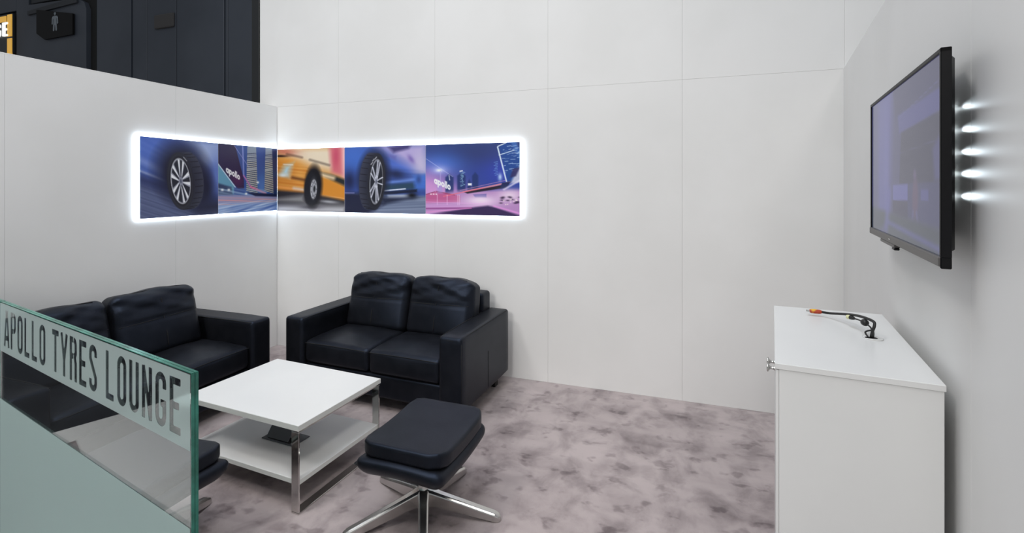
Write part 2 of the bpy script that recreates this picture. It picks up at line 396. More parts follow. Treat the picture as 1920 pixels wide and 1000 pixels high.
# ------------------------------------------------------------------ print painter (flat pictures held as vertex colours)
class Canvas:
    def __init__(s, w, h, base=(.5, .5, .5)):
        s.V, s.U = np.meshgrid(np.linspace(0, 1, h), np.linspace(0, 1, w), indexing='ij')   # v downwards
        s.C = np.ones((h, w, 3))*np.array(base)/255. if max(base) > 1 else np.ones((h, w, 3))*np.array(base)
        s.asp = w/h
    def lay(s, m, col, a=1.):
        m = np.clip(m, 0, 1)[..., None]*a; s.C = s.C*(1-m)+np.array(col)/255.*m
    def add(s, m, col, a=1.): s.C = s.C+np.clip(m, 0, 1)[..., None]*a*np.array(col)/255.
    @staticmethod
    def st(d, soft): return np.clip(.5-d/soft, 0, 1)                                   # 1 inside (d<0)
    def ell(s, cx, cy, a, b, ang=0., soft=.02):
        x, y = s.U-cx, s.V-cy; c, n = math.cos(ang), math.sin(ang)
        r = np.hypot((x*c+y*n)/a, (-x*n+y*c)/b); return s.st((r-1)*min(a, b), soft)
    def poly(s, pts, soft=.01):
        """convex polygon, clockwise in u right / v down"""
        d = np.full(s.U.shape, -9.)
        for (x0, y0), (x1, y1) in zip(pts, pts[1:]+pts[:1]):
            L = math.hypot(x1-x0, y1-y0); d = np.maximum(d, ((s.U-x0)*(y1-y0)-(s.V-y0)*(x1-x0))/L)
        return s.st(d, soft)
    def line(s, p, q, w, soft=.006):
        dx, dy = q[0]-p[0], q[1]-p[1]; L2 = dx*dx+dy*dy
        t = np.clip(((s.U-p[0])*dx+(s.V-p[1])*dy)/L2, 0, 1)
        return s.st(np.hypot(s.U-p[0]-t*dx, s.V-p[1]-t*dy)-w/2, soft)
    def blob(s, cx, cy, a, b, ang=0.):
        x, y = s.U-cx, s.V-cy; c, n = math.cos(ang), math.sin(ang)
        return np.exp(-(((x*c+y*n)/a)**2+((-x*n+y*c)/b)**2))
    def streak(s, ang, freq, seed):
        """1-D noise across a direction, for motion blur"""
        r = np.random.RandomState(seed); t = -s.U*math.sin(ang)+s.V*math.cos(ang); al = s.U*math.cos(ang)+s.V*math.sin(ang); o = 0
        for k in range(5): o = o+r.uniform(.4, 1)*np.sin(t*freq*(1+k*.73)+r.uniform(0, 6)+np.sin(al*r.uniform(1, 4)+k)*.7)
        return np.clip(.5+o/5., 0, 1)
    def wheel(s, cx, cy, a, b, ang, n, kind, tread):
        """alloy wheel seen at an angle; tread = offset of the tyre's far rim"""
        for k in range(13):
            t = 1-k/12.; s.lay(s.ell(cx+tread*t, cy-.01*t, a*1.36, b*1.24, ang, .012), (34+22*t, 36+22*t, 50+24*t))
        # tread grooves
        for k in range(26):
            th = 2*PI*k/26; x = a*1.36*math.cos(th); y = b*1.24*math.sin(th); c, q = math.cos(ang), math.sin(ang)
            px, py = cx+x*c-y*q, cy+x*q+y*c
            if (px-cx)*tread > 0: s.lay(s.line((px+tread*.15, py), (px+tread*.9, py-.012), .010, .006), (14, 15, 24), .8)
        s.lay(s.ell(cx, cy, a*1.36, b*1.24, ang, .01), (30, 31, 40))
        s.lay(s.ell(cx, cy, a*1.30, b*1.19, ang, .02), (44, 45, 56), .7)
        s.lay(s.ell(cx, cy, a*1.13, b*1.10, ang, .012), (22, 22, 30))
        s.lay(s.ell(cx, cy, a, b, ang, .008), (205, 207, 214)); s.lay(s.ell(cx, cy, a*.93, b*.95, ang, .01), (70, 72, 84))
        s.lay(s.ell(cx+.004, cy, a*.90, b*.92, ang, .01), (30, 32, 42))
        c, q = math.cos(ang), math.sin(ang)
        P = lambda r, th: (cx+r*a*math.cos(th)*c-r*b*math.sin(th)*q, cy+r*a*math.cos(th)*q+r*b*math.sin(th)*c)
        for k in range(n):
            th = 2*PI*k/n+(.35 if kind == 'plain' else -.05)
            if kind == 'double':
                for e in (-.17, .17):
                    s.lay(s.line(P(.12, th+e*2.2), P(.93, th+e), .017, .008), (198, 200, 212)); s.lay(s.line(P(.3, th+e*1.4), P(.9, th+e*.72), .007, .006), (120, 122, 136), .8)
            elif kind == 'vee':
                for e in (-1, 1):
                    s.lay(s.poly_any([P(.10, th+e*.55-.25), P(.95, th+e*.25-.13), P(.95, th+e*.25+.13), P(.10, th+e*.55+.25)]), (150, 152, 166))
                    s.lay(s.poly_any([P(.25, th+e*.34-.10), P(.95, th+e*.25-.12), P(.95, th+e*.25+.05), P(.25, th+e*.34+.06)]), (226, 228, 234))
            elif kind == 'split':
                s.lay(s.poly_any([P(.10, th-.5), P(.95, th-.24), P(.95, th+.20), P(.10, th+.5)]), (168, 170, 182))
                s.lay(s.poly_any([P(.30, th-.06), P(.95, th-.20), P(.95, th+.02)]), (226, 228, 234))
                s.lay(s.line(P(.25, th+.3), P(.93, th+.26), .012, .008), (86, 88, 100), .8)
            else: s.lay(s.ell(*P(.62, th), .012, .022, 0, .012), (60, 60, 66))
        s.lay(s.ell(cx, cy, a*.20, b*.17, ang, .012), (150, 152, 166)); s.lay(s.ell(cx, cy, a*.11, b*.10, ang, .012), (84, 88, 106))
    def poly_any(s, pts, soft=.008):
        A = sum(x0*y1-x1*y0 for (x0, y0), (x1, y1) in zip(pts, pts[1:]+pts[:1]))
        return s.poly(pts if A < 0 else pts[::-1], soft) if False else s.poly(pts[::-1] if A > 0 else pts, soft) if s._cw(pts) else s.poly(pts[::-1], soft)
    @staticmethod
    def _cw(pts): return True
    def apollo(s, x, y, h, ang, sx, col=(240, 242, 250)):
        """the word in heavy rounded lower case; x,y = left end of the base line, h = x-height"""
        X = (s.U-x)/sx/h; Y = -(s.V-y-ang*(s.U-x))/h; d = np.full(X.shape, 9.); p = 0.
        ring = lambda cx: abs(np.hypot(X-cx, Y-.5)-.34)-.165
        stem = lambda cx, y0, y1: np.maximum(abs(X-cx)-.155, np.maximum(y0-Y, Y-y1))
        for ch in 'apollo':
            if ch == 'a': d = np.minimum(d, np.minimum(ring(p+.5), stem(p+.86, 0, 1))); p += 1.10
            elif ch == 'p': d = np.minimum(d, np.minimum(ring(p+.52), stem(p+.16, -.45, 1))); p += 1.10
            elif ch == 'o': d = np.minimum(d, ring(p+.5)); p += 1.08
            else: d = np.minimum(d, stem(p+.16, 0, 1.42)); p += .40
        s.lay(s.st(d, .16), col)
Canvas.poly_any = lambda s, pts, soft=.008: s.poly(pts if sum(x0*y1-x1*y0 for (x0, y0), (x1, y1) in zip(pts, pts[1:]+pts[:1])) > 0 else pts[::-1], soft)

def srgb2lin(c):
    c = np.clip(c, 0, 1); return np.where(c <= .04045, c/12.92, ((c+.055)/1.055)**2.4)
def picture(name, cv, corners, m, parent, gain=1.):
    """a flat printed sheet: corners = top-left, top-right, bottom-left (3-D)"""
    h, w = cv.U.shape; a, b, c = [np.array(p, float) for p in corners]
    P = a+cv.U[..., None]*(b-a)+cv.V[..., None]*(c-a); P = P.reshape(-1, 3)
    idx = np.arange(h*w).reshape(h, w); F = np.stack([idx[:-1, :-1], idx[1:, :-1], idx[1:, 1:], idx[:-1, 1:]], -1).reshape(-1, 4)
    me = bpy.data.meshes.new(name); me.vertices.add(len(P)); me.vertices.foreach_set('co', P.ravel().astype(np.float32))
    me.loops.add(F.size); me.loops.foreach_set('vertex_index', F.ravel().astype(np.int32))
    me.polygons.add(len(F)); me.polygons.foreach_set('loop_start', np.arange(0, F.size, 4, dtype=np.int32)); me.update(calc_edges=True)
    at = me.color_attributes.new('print', 'FLOAT_COLOR', 'POINT')
    L = np.ones((h*w, 4), np.float32); L[:, :3] = np.clip(srgb2lin(cv.C).reshape(-1, 3)*gain, 0, .95); at.data.foreach_set('color', L.ravel())
    return obj(name, me, m, parent)
def print_mat(name, rough, glow):
    m = mat(name, rough=rough, spec=.2 if glow else .4); nt = m.node_tree; b = nt.nodes['Principled BSDF']
    a = nt.nodes.new('ShaderNodeAttribute'); a.attribute_name = 'print'
    if glow:
        b.inputs['Base Color'].default_value = (.01, .01, .012, 1)
        nt.links.new(a.outputs['Color'], b.inputs['Emission Color']); b.inputs['Emission Strength'].default_value = glow
    else: nt.links.new(a.outputs['Color'], b.inputs['Base Color'])
    return m
M['print'] = print_mat('printed_board', .35, 0); M['screen'] = print_mat('lit_screen', .14, .42)

def paint_car_left():
    c = Canvas(190, 200, (62, 84, 152))
    c.lay(c.blob(.0, .1, .5, .3), (70, 100, 184)); c.lay(c.poly([(.50, -.02), (1.05, -.02), (1.05, .36), (.86, .30)], .14), (146, 164, 208))
    c.lay(c.blob(.80, .22, .12, .16, .5), (170, 184, 214), .9); c.lay(c.blob(.98, .45, .14, .3), (92, 116, 184), .9)
    c.lay(c.streak(.45, 26, 2)*c.blob(.1, .3, .5, .3), (110, 134, 200), .5)
    c.lay(c.line((-.05, .26), (.30, .44), .05, .08), (132, 150, 206), .7); c.lay(c.line((-.05, .40), (.30, .54), .02, .03), (186, 198, 228), .8)
    c.lay(c.poly([(-.1, .48), (.5, .70), (1.1, .90), (1.1, 1.1), (-.1, 1.1)], .16), (72, 82, 118))
    c.lay(c.streak(.38, 60, 5)*c.poly([(-.1, .56), (1.1, .98), (1.1, 1.1), (-.1, 1.1)], .1), (112, 120, 156), .55)
    c.lay(c.line((-.05, .50), (.40, .66), .10, .14), (34, 40, 78), .8)
    c.lay(c.ell(.52, .44, .33, .40, -.25, .22), (22, 25, 48)); c.lay(c.ell(.72, .62, .20, .30, -.3, .16), (20, 23, 44), .9)
    c.lay(c.poly([(.5, .80), (1.1, .78), (1.1, 1.0), (.7, 1.0)], .2), (22, 26, 56), .95)
    c.wheel(.485, .54, .125, .300, -.10, 5, 'vee', .135)
    c.lay(c.line((.52, .225), (.56, .27), .012, .01), (190, 192, 198), .7)
    return c
def paint_city_left():
    c = Canvas(150, 200, (52, 78, 142))
    c.lay(c.poly([(.38, -.02), (1.02, -.02), (1.02, .75), (.38, .75)], .02), (44, 76, 146)); c.lay(c.blob(.72, .62, .12, .2), (70, 120, 190), .9)
    c.lay(c.blob(.9, 0, .1, .3), (34, 46, 92), .9); c.lay(c.poly([(.9, -.02), (1.02, -.02), (1.02, .8), (.9, .8)], .04), (30, 52, 100))
    for x0, x1, sl in ((.44, .61, -.10), (.76, .90, -.12)):
        m = c.poly([(x0+.02, -.02), (x1, -.02), (x1+.03, .73), (x0, .68)], .012); c.lay(m, (132, 146, 164))
        t = (c.V-sl*(c.U-x0)*1.5)*34; st = np.clip(np.sin(t*2*PI)*2, 0, 1)*m
        c.lay(st*(c.V > .10), (38, 50, 84), .85); c.lay(np.clip(np.sin(t*2*PI+2.4)*2-1, 0, 1)*m*(c.V > .22), (240, 232, 190), .7)
        for vv in (.16, .36, .22): c.lay(m*c.st(abs(c.V-vv-sl*(c.U-x0))-.012, .01), (150, 160, 172), .9)
    c.lay(c.poly([(-.02, -.02), (.38, -.02), (.40, .50), (.44, .64), (.30, .64), (-.02, .28)], .01), (38, 32, 70))
    c.lay(c.blob(.30, .52, .12, .1)*c.poly([(-.02, -.02), (.38, -.02), (.40, .50), (.44, .64), (.30, .64), (-.02, .28)], .01), (96, 40, 90), .6)
    c.lay(c.line((.38, -.02), (.40, .45), .022, .012), (120, 134, 196)); c.lay(c.line((.40, .45), (.52, .62), .022, .012), (170, 110, 170)); c.lay(c.line((.52, .62), (.78, .72), .03, .02), (206, 110, 150))
    c.lay(c.line((.22, -.02), (.50, .34), .008, .008), (150, 150, 206), .8)
    c.lay(c.poly([(-.02, .28), (.24, .60), (.24, .72), (-.02, .72)], .02), (96, 150, 178)); c.lay(c.line((-.02, .27), (.26, .62), .014, .012), (206, 226, 240))
    c.lay(c.poly([(-.02, .56), (.20, .62), (.22, .74), (-.02, .74)], .03), (46, 62, 96)); c.lay(c.streak(.2, 40, 8)*c.poly([(-.02, .62), (.8, .66), (.8, .78), (-.02, .78)], .04), (150, 176, 206), .7)
    for x, y in ((.06, .66), (.16, .66), (.44, .72), (.64, .55)): c.lay(c.blob(x, y, .022, .018), (236, 244, 250))
    c.lay(c.poly([(-.02, .74), (1.02, .76), (1.02, 1.02), (-.02, 1.02)], .03), (112, 142, 196))
    c.lay(c.streak(.06, 60, 3)*c.poly([(-.02, .74), (1.02, .76), (1.02, .86), (-.02, .88)], .03), (216, 150, 150), .9)
    c.lay(c.streak(-.14, 48, 12)*c.poly([(-.02, .86), (1.02, .82), (1.02, 1.02), (-.02, 1.02)], .04), (206, 220, 236), .8)
    c.lay(c.streak(-.30, 30, 4)*c.poly([(.2, .9), (1.02, .86), (1.02, 1.02), (.1, 1.02)], .1), (38, 70, 150), .6)
    c.lay(c.poly([(.45, .70), (1.02, .74), (1.02, .78), (.6, .76)], .02), (24, 34, 70))
    c.apollo(.115, .405, .070, .52, .62)
    return c
def paint_truck():
    c = Canvas(170, 190, (206, 140, 60))
    c.lay(c.poly([(-.02, -.02), (1.02, -.02), (1.02, .50), (.55, .30), (-.02, .14)], .18), (222, 206, 180)); c.lay(c.blob(.12, .04, .2, .06, .1), (176, 84, 60), .8)
    c.lay(c.blob(.35, .42, .10, .16), (226, 172, 90), .9); c.lay(c.blob(.15, .22, .2, .08, .1), (214, 140, 50), .9)
    c.lay(c.streak(.12, 34, 9)*c.poly([(-.02, .2), (.5, .3), (.5, .75), (-.02, .75)], .1), (188, 104, 30), .6)
    c.lay(c.poly([(.78, -.02), (1.02, -.02), (1.02, .46), (.82, .38)], .08), (204, 110, 116)); c.lay(c.blob(.88, .12, .05, .2), (190, 66, 96), .8); c.lay(c.blob(1., .1, .04, .5), (240, 190, 190), .9)
    c.lay(c.blob(.05, .11, .12, .018, .03), (40, 22, 20)); c.lay(c.line((.15, .08), (.38, .14), .014, .05), (70, 40, 34), .8); c.lay(c.line((.5, .18), (.78, .27), .014, .05), (60, 46, 40), .8)
    c.lay(c.poly([(.05, .40), (.12, .27), (.22, .25), (.17, .44)], .12), (168, 206, 222)); c.lay(c.blob(.09, .42, .07, .03), (206, 220, 226), .9); c.lay(c.line((.10, .245), (.24, .255), .010, .02), (236, 240, 240), .8)
    c.lay(c.poly([(.62, .44), (1.02, .60), (1.02, .85), (.66, .78)], .05), (206, 134, 46)); c.lay(c.poly([(.58, .36), (.82, .42), (1.02, .50), (1.02, .60), (.82, .50)], .05), (36, 40, 40))
    c.lay(c.line((.62, .40), (.84, .47), .06, .05), (226, 202, 164), .9)
    c.lay(c.line((.24, .46), (.42, .50), .025, .06), (60, 30, 20), .9); c.lay(c.line((-.02, .60), (.42, .66), .02, .05), (232, 160, 90), .8); c.lay(c.line((.26, .63), (.44, .66), .03, .06), (206, 214, 226), .8)
    c.lay(c.line((.66, .74), (1.02, .79), .012, .02), (240, 180, 120), .8)
    c.lay(c.poly([(-.02, .66), (.45, .70), (1.02, .82), (1.02, 1.02), (-.02, 1.02)], .05), (46, 44, 48))
    c.lay(c.poly([(-.02, .80), (.4, .74), (.42, .86), (.0, .84)], .08), (150, 150, 150), .8); c.lay(c.blob(.78, .84, .14, .025, .08), (190, 192, 198), .8)
    c.lay(c.poly([(-.02, .90), (1.02, .90), (1.02, 1.02), (-.02, 1.02)], .10), (176, 176, 182))
    c.lay(c.blob(.50, .93, .16, .03), (60, 58, 66), .8)
    c.lay(c.ell(.55, .60, .13, .33, .05, .05), (24, 22, 24))
    c.lay(c.ell(.52, .64, .105, .265, .04, .02), (30, 30, 34)); c.lay(c.ell(.55, .63, .055, .18, .04, .02), (52, 52, 56))
    c.lay(c.ell(.555, .645, .046, .15, .04, .012), (196, 198, 204)); c.lay(c.ell(.558, .645, .034, .12, .04, .012), (84, 84, 90)); c.lay(c.ell(.560, .645, .030, .10, .04, .012), (160, 162, 168)); c.lay(c.ell(.565, .64, .016, .05, .04, .012), (34, 34, 38))
    for k in range(9): c.lay(c.blob(.557+.038*math.cos(k*.7), .645+.128*math.sin(k*.7), .006, .01), (70, 70, 76))
    return c
def paint_car_right():
    c = Canvas(190, 200, (58, 82, 156))
    c.lay(c.blob(.1, .15, .3, .3), (62, 104, 190), .9); c.lay(c.blob(.75, .35, .3, .12, .3), (86, 116, 206), .9)
    c.lay(c.poly([(.40, -.02), (1.02, -.02), (1.02, .44), (.74, .24)], .16), (172, 160, 206)); c.lay(c.blob(.95, .3, .1, .2), (188, 182, 208), .8)
    c.lay(c.poly([(.56, .02), (.84, -.02), (.80, .05), (.62, .10)], .05), (66, 60, 112)); c.lay(c.poly([(.58, .06), (.66, .05), (.64, .16), (.86, .22), (.78, .27), (.56, .15)], .06), (92, 88, 160), .9); c.lay(c.blob(.83, .2, .03, .07, -.5), (110, 92, 166), .8)
    c.lay(c.streak(.10, 30, 14)*c.poly([(.5, .3), (1.02, .42), (1.02, .72), (.5, .7)], .1), (40, 60, 120), .6)
    c.lay(c.blob(.65, .42, .12, .07, .25), (28, 36, 70), .9); c.lay(c.blob(.06, .52, .10, .16), (24, 30, 64), .9)
    c.lay(c.line((.5, .55), (.88, .50), .03, .05), (120, 156, 226), .8); c.lay(c.poly([(.5, .58), (.86, .54), (.90, .64), (.5, .66)], .05), (40, 66, 84), .9); c.lay(c.poly([(.86, .44), (1.02, .42), (1.02, .64), (.88, .64)], .06), (66, 110, 196), .9); c.lay(c.blob(.92, .5, .03, .06), (50, 70, 130), .9)
    c.lay(c.line((.50, .665), (.76, .635), .018, .012), (206, 214, 232)); c.lay(c.poly([(.5, .68), (.9, .64), (.9, .68), (.5, .73)], .02), (26, 34, 60))
    c.lay(c.poly([(-.02, .72), (.3, .72), (1.02, .74), (1.02, 1.02), (-.02, 1.02)], .05), (94, 106, 134)); c.lay(c.streak(-.06, 44, 6)*c.poly([(-.02, .74), (1.02, .74), (1.02, 1.02), (-.02, 1.02)], .05), (146, 158, 182), .6)
    c.lay(c.poly([(.55, .73), (.85, .71), (.85, .75), (.55, .78)], .03), (180, 188, 202), .8); c.lay(c.blob(.84, .73, .06, .05), (14, 16, 26))
    c.lay(c.poly([(-.02, .70), (.42, .70), (.5, .86), (.30, 1.02), (-.02, 1.02)], .08), (28, 32, 58)); c.lay(c.poly([(.45, .76), (.85, .77), (.5, .87)], .06), (30, 36, 60), .95); c.lay(c.line((-.02, .70), (.12, .70), .016, .02), (150, 150, 200), .7)
    c.lay(c.ell(.37, .45, .19, .38, .05, .10), (20, 22, 38))
    c.wheel(.405, .53, .082, .335, .05, 5, 'double', -.105)
    for x, y in ((.36, .22), (.34, .27), (.39, .19)): c.lay(c.line((x, y), (x+.02, y-.03), .012, .008), (196, 198, 206), .8)
    return c
def paint_city_right():
    c = Canvas(230, 200, (46, 66, 140)); g = c.V
    c.lay(1-np.clip(g*1.8, 0, 1), (50, 66, 122)); c.lay(c.blob(.55, .15, .3, .2), (46, 56, 104), .8); c.lay(c.blob(.15, .30, .25, .16), (60, 110, 200), .9); c.lay(c.blob(.9, .4, .3, .2), (52, 66, 170), .9)
    c.lay(c.blob(.0, .58, .30, .26), (196, 140, 200), .95); c.lay(c.blob(.15, .68, .3, .12), (206, 150, 206), .9)
    for x0, x1, y0 in ((.22, .31, .42), (.35, .44, .40), (.51, .575, .40), (.46, .5, .5)): c.lay(c.poly([(x0, y0+.05), ((x0+x1)/2, y0), (x1, y0+.05), (x1, .7), (x0, .7)], .02), (36, 52, 104), .9)
    for k in range(26): c.lay(c.line((.37+rng.uniform(0, .05), .40+k*.008), (.375+rng.uniform(.01, .06), .395+k*.008), .006, .005), (170, 220, 236), rng.uniform(.2, .9))
    c.lay(c.line((.38, .385), (.405, .38), .012, .006), (240, 244, 250)); c.lay(c.line((.26, .44), (.268, .51), .006, .006), (220, 230, 246)); c.lay(c.poly([(.465, .555), (.505, .555), (.505, .585), (.465, .585)], .01), (236, 240, 250))
    # leaning tower with lit edges
    c.lay(c.poly([(.79, .04), (.95, -.02), (1.02, .18), (1.02, .5), (.88, .54)], .012), (34, 70, 140)); c.lay(c.poly([(.90, -.02), (.96, -.02), (1.02, .2), (1.02, .3)], .02), (70, 112, 180), .7)
    c.lay(c.line((.775, .06), (.865, .53), .014, .008), (206, 222, 244)); c.lay(c.line((.78, .05), (.86, .005), .012, .008), (220, 230, 246)); c.lay(c.line((.79, .17), (.94, .11), .010, .008), (220, 232, 246), .9)
    for k in range(40):
        x, y = .82+rng.uniform(0, .16), rng.uniform(.04, .46); c.lay(c.line((x, y), (x+rng.uniform(.01, .05), y-rng.uniform(.0, .012)), .006, .005), (206, 226, 250), rng.uniform(.25, .9))
    for k in range(9): c.lay(c.line((.745+rng.uniform(-.01, .01), .27+k*.022), (.775, .26+k*.022), .006, .006), (130, 180, 226), .7)
    c.lay(c.blob(.80, .47, .02, .05), (200, 226, 246), .8)
    c.lay(c.poly([(-.02, .74), (.35, .66), (1.02, .64), (1.02, 1.02), (-.02, 1.02)], .06), (176, 132, 186)); c.lay(c.poly([(-.02, .72), (.12, .67), (.38, .73), (.38, .82), (-.02, .84)], .02), (184, 92, 142)); c.lay(c.line((-.02, .725), (.10, .675), .008, .008), (120, 50, 80)); c.lay(c.line((.12, .67), (.32, .72), .012, .01), (140, 60, 90), .8)
    # flyover
    c.lay(c.poly([(.40, .67), (.90, .53), (.90, .55), (.45, .69)], .008), (196, 130, 150)); c.lay(c.poly([(.42, .68), (.84, .575), (.84, .62), (.46, .70)], .01), (32, 28, 44)); c.lay(c.poly([(.82, .55), (.92, .53), (.86, .62), (.80, .63)], .012), (26, 36, 80))
    c.lay(c.line((.2, .74), (.62, .62), .012, .01), (226, 110, 130), .9); c.lay(c.line((.38, .655), (.86, .515), .006, .006), (210, 150, 180), .8)
    c.lay(c.poly([(1.02, .24), (1.02, .54), (.90, .56), (.94, .46)], .03), (196, 196, 214), .9); c.lay(c.poly([(.93, .36), (1.0, .34), (.96, .46), (.90, .48)], .02), (48, 44, 92), .9); c.lay(c.line((.84, .64), (1.02, .50), .02, .02), (226, 220, 236), .8)
    # plaza and street light trails
    for x in (.06, .09, .12): c.lay(c.blob(x, .71, .010, .010), (250, 236, 244))
    for x in (.355, .372, .13, .24): c.lay(c.line((x, .72), (x, .86), .006, .006), (236, 206, 236), .7)
    c.lay(c.poly([(.52, .71), (.66, .70), (.66, .75), (.54, .75)], .012), (74, 66, 146), .9); c.lay(c.blob(.60, .80, .18, .08), (240, 224, 240), .9); c.lay(c.blob(.9, .72, .12, .08), (226, 206, 226), .9)
    for k in range(14): c.lay(c.blob(.80+rng.uniform(0, .2), .78+rng.uniform(-.04, .05), .018, .010), (54, 36, 66), .8)
    for k in range(10): c.lay(c.blob(.82+rng.uniform(0, .18), .80+rng.uniform(-.03, .05), .006, .006), (250, 240, 226), .9)
    c.lay(c.streak(.02, 70, 21)*c.poly([(-.02, .80), (.7, .82), (.3, 1.02), (-.02, 1.02)], .05), (226, 170, 226), .7)
    c.lay(c.poly([(-.02, 1.04), (-.02, .98), (.55, .885), (.66, .86), (.75, .885), (1.02, 1.0), (1.02, 1.04)][1:] , .03), (58, 44, 84)); c.lay(c.line((-.02, .92), (.5, .90), .02, .02), (120, 40, 110), .7); c.lay(c.line((-.02, .975), (.5, .90), .010, .01), (230, 150, 210), .8); c.lay(c.line((.74, .87), (1.02, .97), .02, .02), (226, 150, 220), .8)
    # street lamp
    c.lay(c.line((-.02, .18), (.30, .46), .006, .008), (206, 206, 240), .6); c.lay(c.blob(.15, .37, .035, .022), (246, 246, 255)); c.lay(c.blob(.155, .365, .09, .06), (200, 210, 250), .5)
    c.lay(c.line((.165, .38), (.165, .66), .008, .006), (170, 160, 210), .8); c.lay(c.poly([(.13, .52), (.19, .52), (.19, .7), (.13, .7)], .03), (150, 140, 206), .5)
    c.apollo(.095, .555, .072, .55, .50)
    return c
def paint_screen():
    c = Canvas(190, 110, (104, 104, 132)); c.lay(c.poly([(.10, -.02), (.42, -.02), (.36, .9), (.14, .9)], .10), (124, 124, 172)); c.lay(c.poly([(-.02, -.02), (.14, -.02), (.10, .8), (-.02, .8)], .14), (116, 118, 146), .8)
    c.lay(c.blob(.30, .5, .04, .5), (138, 138, 186), .7); c.lay(c.poly([(.42, -.02), (1.02, -.02), (1.02, .19), (.46, .19)], .02), (96, 96, 122)); c.lay(c.poly([(.50, .19), (1.02, .16), (1.02, .27), (.52, .31)], .015), (112, 112, 160))
    c.lay(c.poly([(.55, .31), (1.02, .28), (1.02, .64), (.52, .64)], .015), (84, 84, 102)); c.lay(c.line((.5, .21), (1.0, .12), .005, .006), (140, 140, 180), .7); c.lay(c.line((.54, .44), (.95, .42), .004, .006), (120, 120, 150), .7)
    c.lay(c.poly([(.92, .46), (1.02, .36), (1.02, .62), (.94, .62)], .03), (112, 112, 160), .7); c.lay(c.poly([(.42, .64), (1.02, .63), (1.02, .86), (.42, .83)], .01), (92, 94, 126)); c.lay(c.poly([(.42, .645), (.64, .64), (.64, .74), (.42, .75)], .01), (134, 134, 184))
    c.lay(c.poly([(.42, .75), (.64, .745), (.64, .85), (.42, .84)], .01), (82, 80, 104)); c.lay(c.poly([(.80, .67), (.88, .67), (.88, .73), (.80, .73)], .01), (122, 122, 172), .8)
    c.lay(c.ell(.735, .72, .035, .12, .04, .02), (126, 100, 122)); c.lay(c.ell(.73, .585, .018, .03, 0, .015), (128, 112, 136)); c.lay(c.line((.71, .80), (.69, .90), .018, .012), (122, 118, 152)); c.lay(c.line((.75, .80), (.78, .92), .018, .012), (122, 118, 152))
    c.lay(c.poly([(-.02, .82), (.42, .84), (1.02, .86), (1.02, 1.02), (-.02, 1.02)], .04), (92, 102, 104)); c.lay(c.line((.36, .70), (.30, .95), .06, .06), (128, 128, 184), .8); c.lay(c.line((.34, .91), (.98, .965), .03, .03), (124, 124, 178), .8); c.lay(c.line((.30, .95), (.20, 1.0), .05, .05), (118, 118, 166), .6)
    c.C = np.clip(c.C*np.array((.86, .87, 1.05)), 0, 1)
    return c

# ------------------------------------------------------------------ lit picture panels, one on each wall of the corner
E_ = .035; Z0, Z1 = 1.388, 2.018; ZL = 1.394, 2.026
GAIN = 1.2
def lit_border(name, pts_in, pts_out, axis, t0, t1, parent):
    """ring of lit acrylic between two outlines in the panel plane"""
    bm = bmesh.new(); P = lambda p, t: (t, p[0], p[1]) if axis == 'x' else (p[0], t, p[1])
    n = len(pts_in); R = [[bm.verts.new(P(p, t)) for p in q] for q, t in ((pts_in, t0), (pts_out, t0), (pts_out, t1), (pts_in, t1))]
    for a, b in ((0, 1), (1, 2), (2, 3), (3, 0)):
        for i in range(n):
            bm.faces.new((R[a][i], R[a][(i+1) % n], R[b][(i+1) % n], R[b][i]))
    bmesh.ops.recalc_face_normals(bm, faces=bm.faces[:])
    return obj('light_border', bm, M['led'], parent)
BW = .014
pl = thing('picture_panel', 'back-lit picture panel with silver wheel and city billboard on left wall', 'picture panel', (X0, 3.18, (Z0+Z1)/2))
def loc_of(t): return Vector(t.location)
def rel(o, t): o.matrix_parent_inverse = Matrix.Translation(-loc_of(t)); return o
xf = X0+E_
rel(obj('board', box(X0+.006, xf-.001, 2.530, D-.040, ZL[0]+.004, ZL[1]-.004), M['print_edge'], pl), pl)
rel(lit_border('light_border', [(2.528, ZL[0]+.002), (D-.042, ZL[0]+.002), (D-.042, ZL[1]-.002), (2.528, ZL[1]-.002)],
       [(2.523-BW, ZL[0]-BW), (D-.036, ZL[0]-BW), (D-.036, ZL[1]+BW), (2.523-BW, ZL[1]+BW)], 'x', X0+.004, X0+.024, pl), pl)
rel(tag(picture('print', paint_car_left(), ((xf, 2.523, ZL[1]), (xf, 3.181, ZL[1]), (xf, 2.523, ZL[0])), M['print'], pl, GAIN), 'print of a spinning alloy car wheel'), pl)
rel(tag(picture('print', paint_city_left(), ((xf, 3.183, ZL[1]), (xf, D-.036, ZL[1]), (xf, 3.183, ZL[0])), M['print'], pl, GAIN), 'print of night towers with billboard reading apollo'), pl)
pb = thing('picture_panel', 'back-lit picture panel with orange truck and flyover on back wall', 'picture panel', (-2.55, D, (Z0+Z1)/2))
yf = D-E_
rel(obj('board', box(X0+.04, -1.256, yf+.001, D-.006, Z0+.004, Z1-.004), M['print_edge'], pb), pb)
rel(lit_border('light_border', [(X0+.042, Z0+.002), (-1.255, Z0+.002), (-1.255, Z1-.002), (X0+.042, Z1-.002)],
       [(X0+.037, Z0-BW), (-1.251+BW, Z0-BW), (-1.251+BW, Z1+BW), (X0+.037, Z1+BW)], 'y', D-.004, D-.024, pb), pb)
for cv, a, b, lb in ((paint_truck, X0+.0365, -3.036, 'print of an orange truck front wheel in motion'), (paint_car_right, -3.034, -2.152, 'print of a blue car with silver alloy wheel'),
                 (paint_city_right, -2.150, -1.251, 'print of a city flyover at night reading apollo')):
    rel(tag(picture('print', cv(), ((a, yf, Z1), (b, yf, Z1), (a, yf, Z0)), M['print'], pb, GAIN), lb), pb)

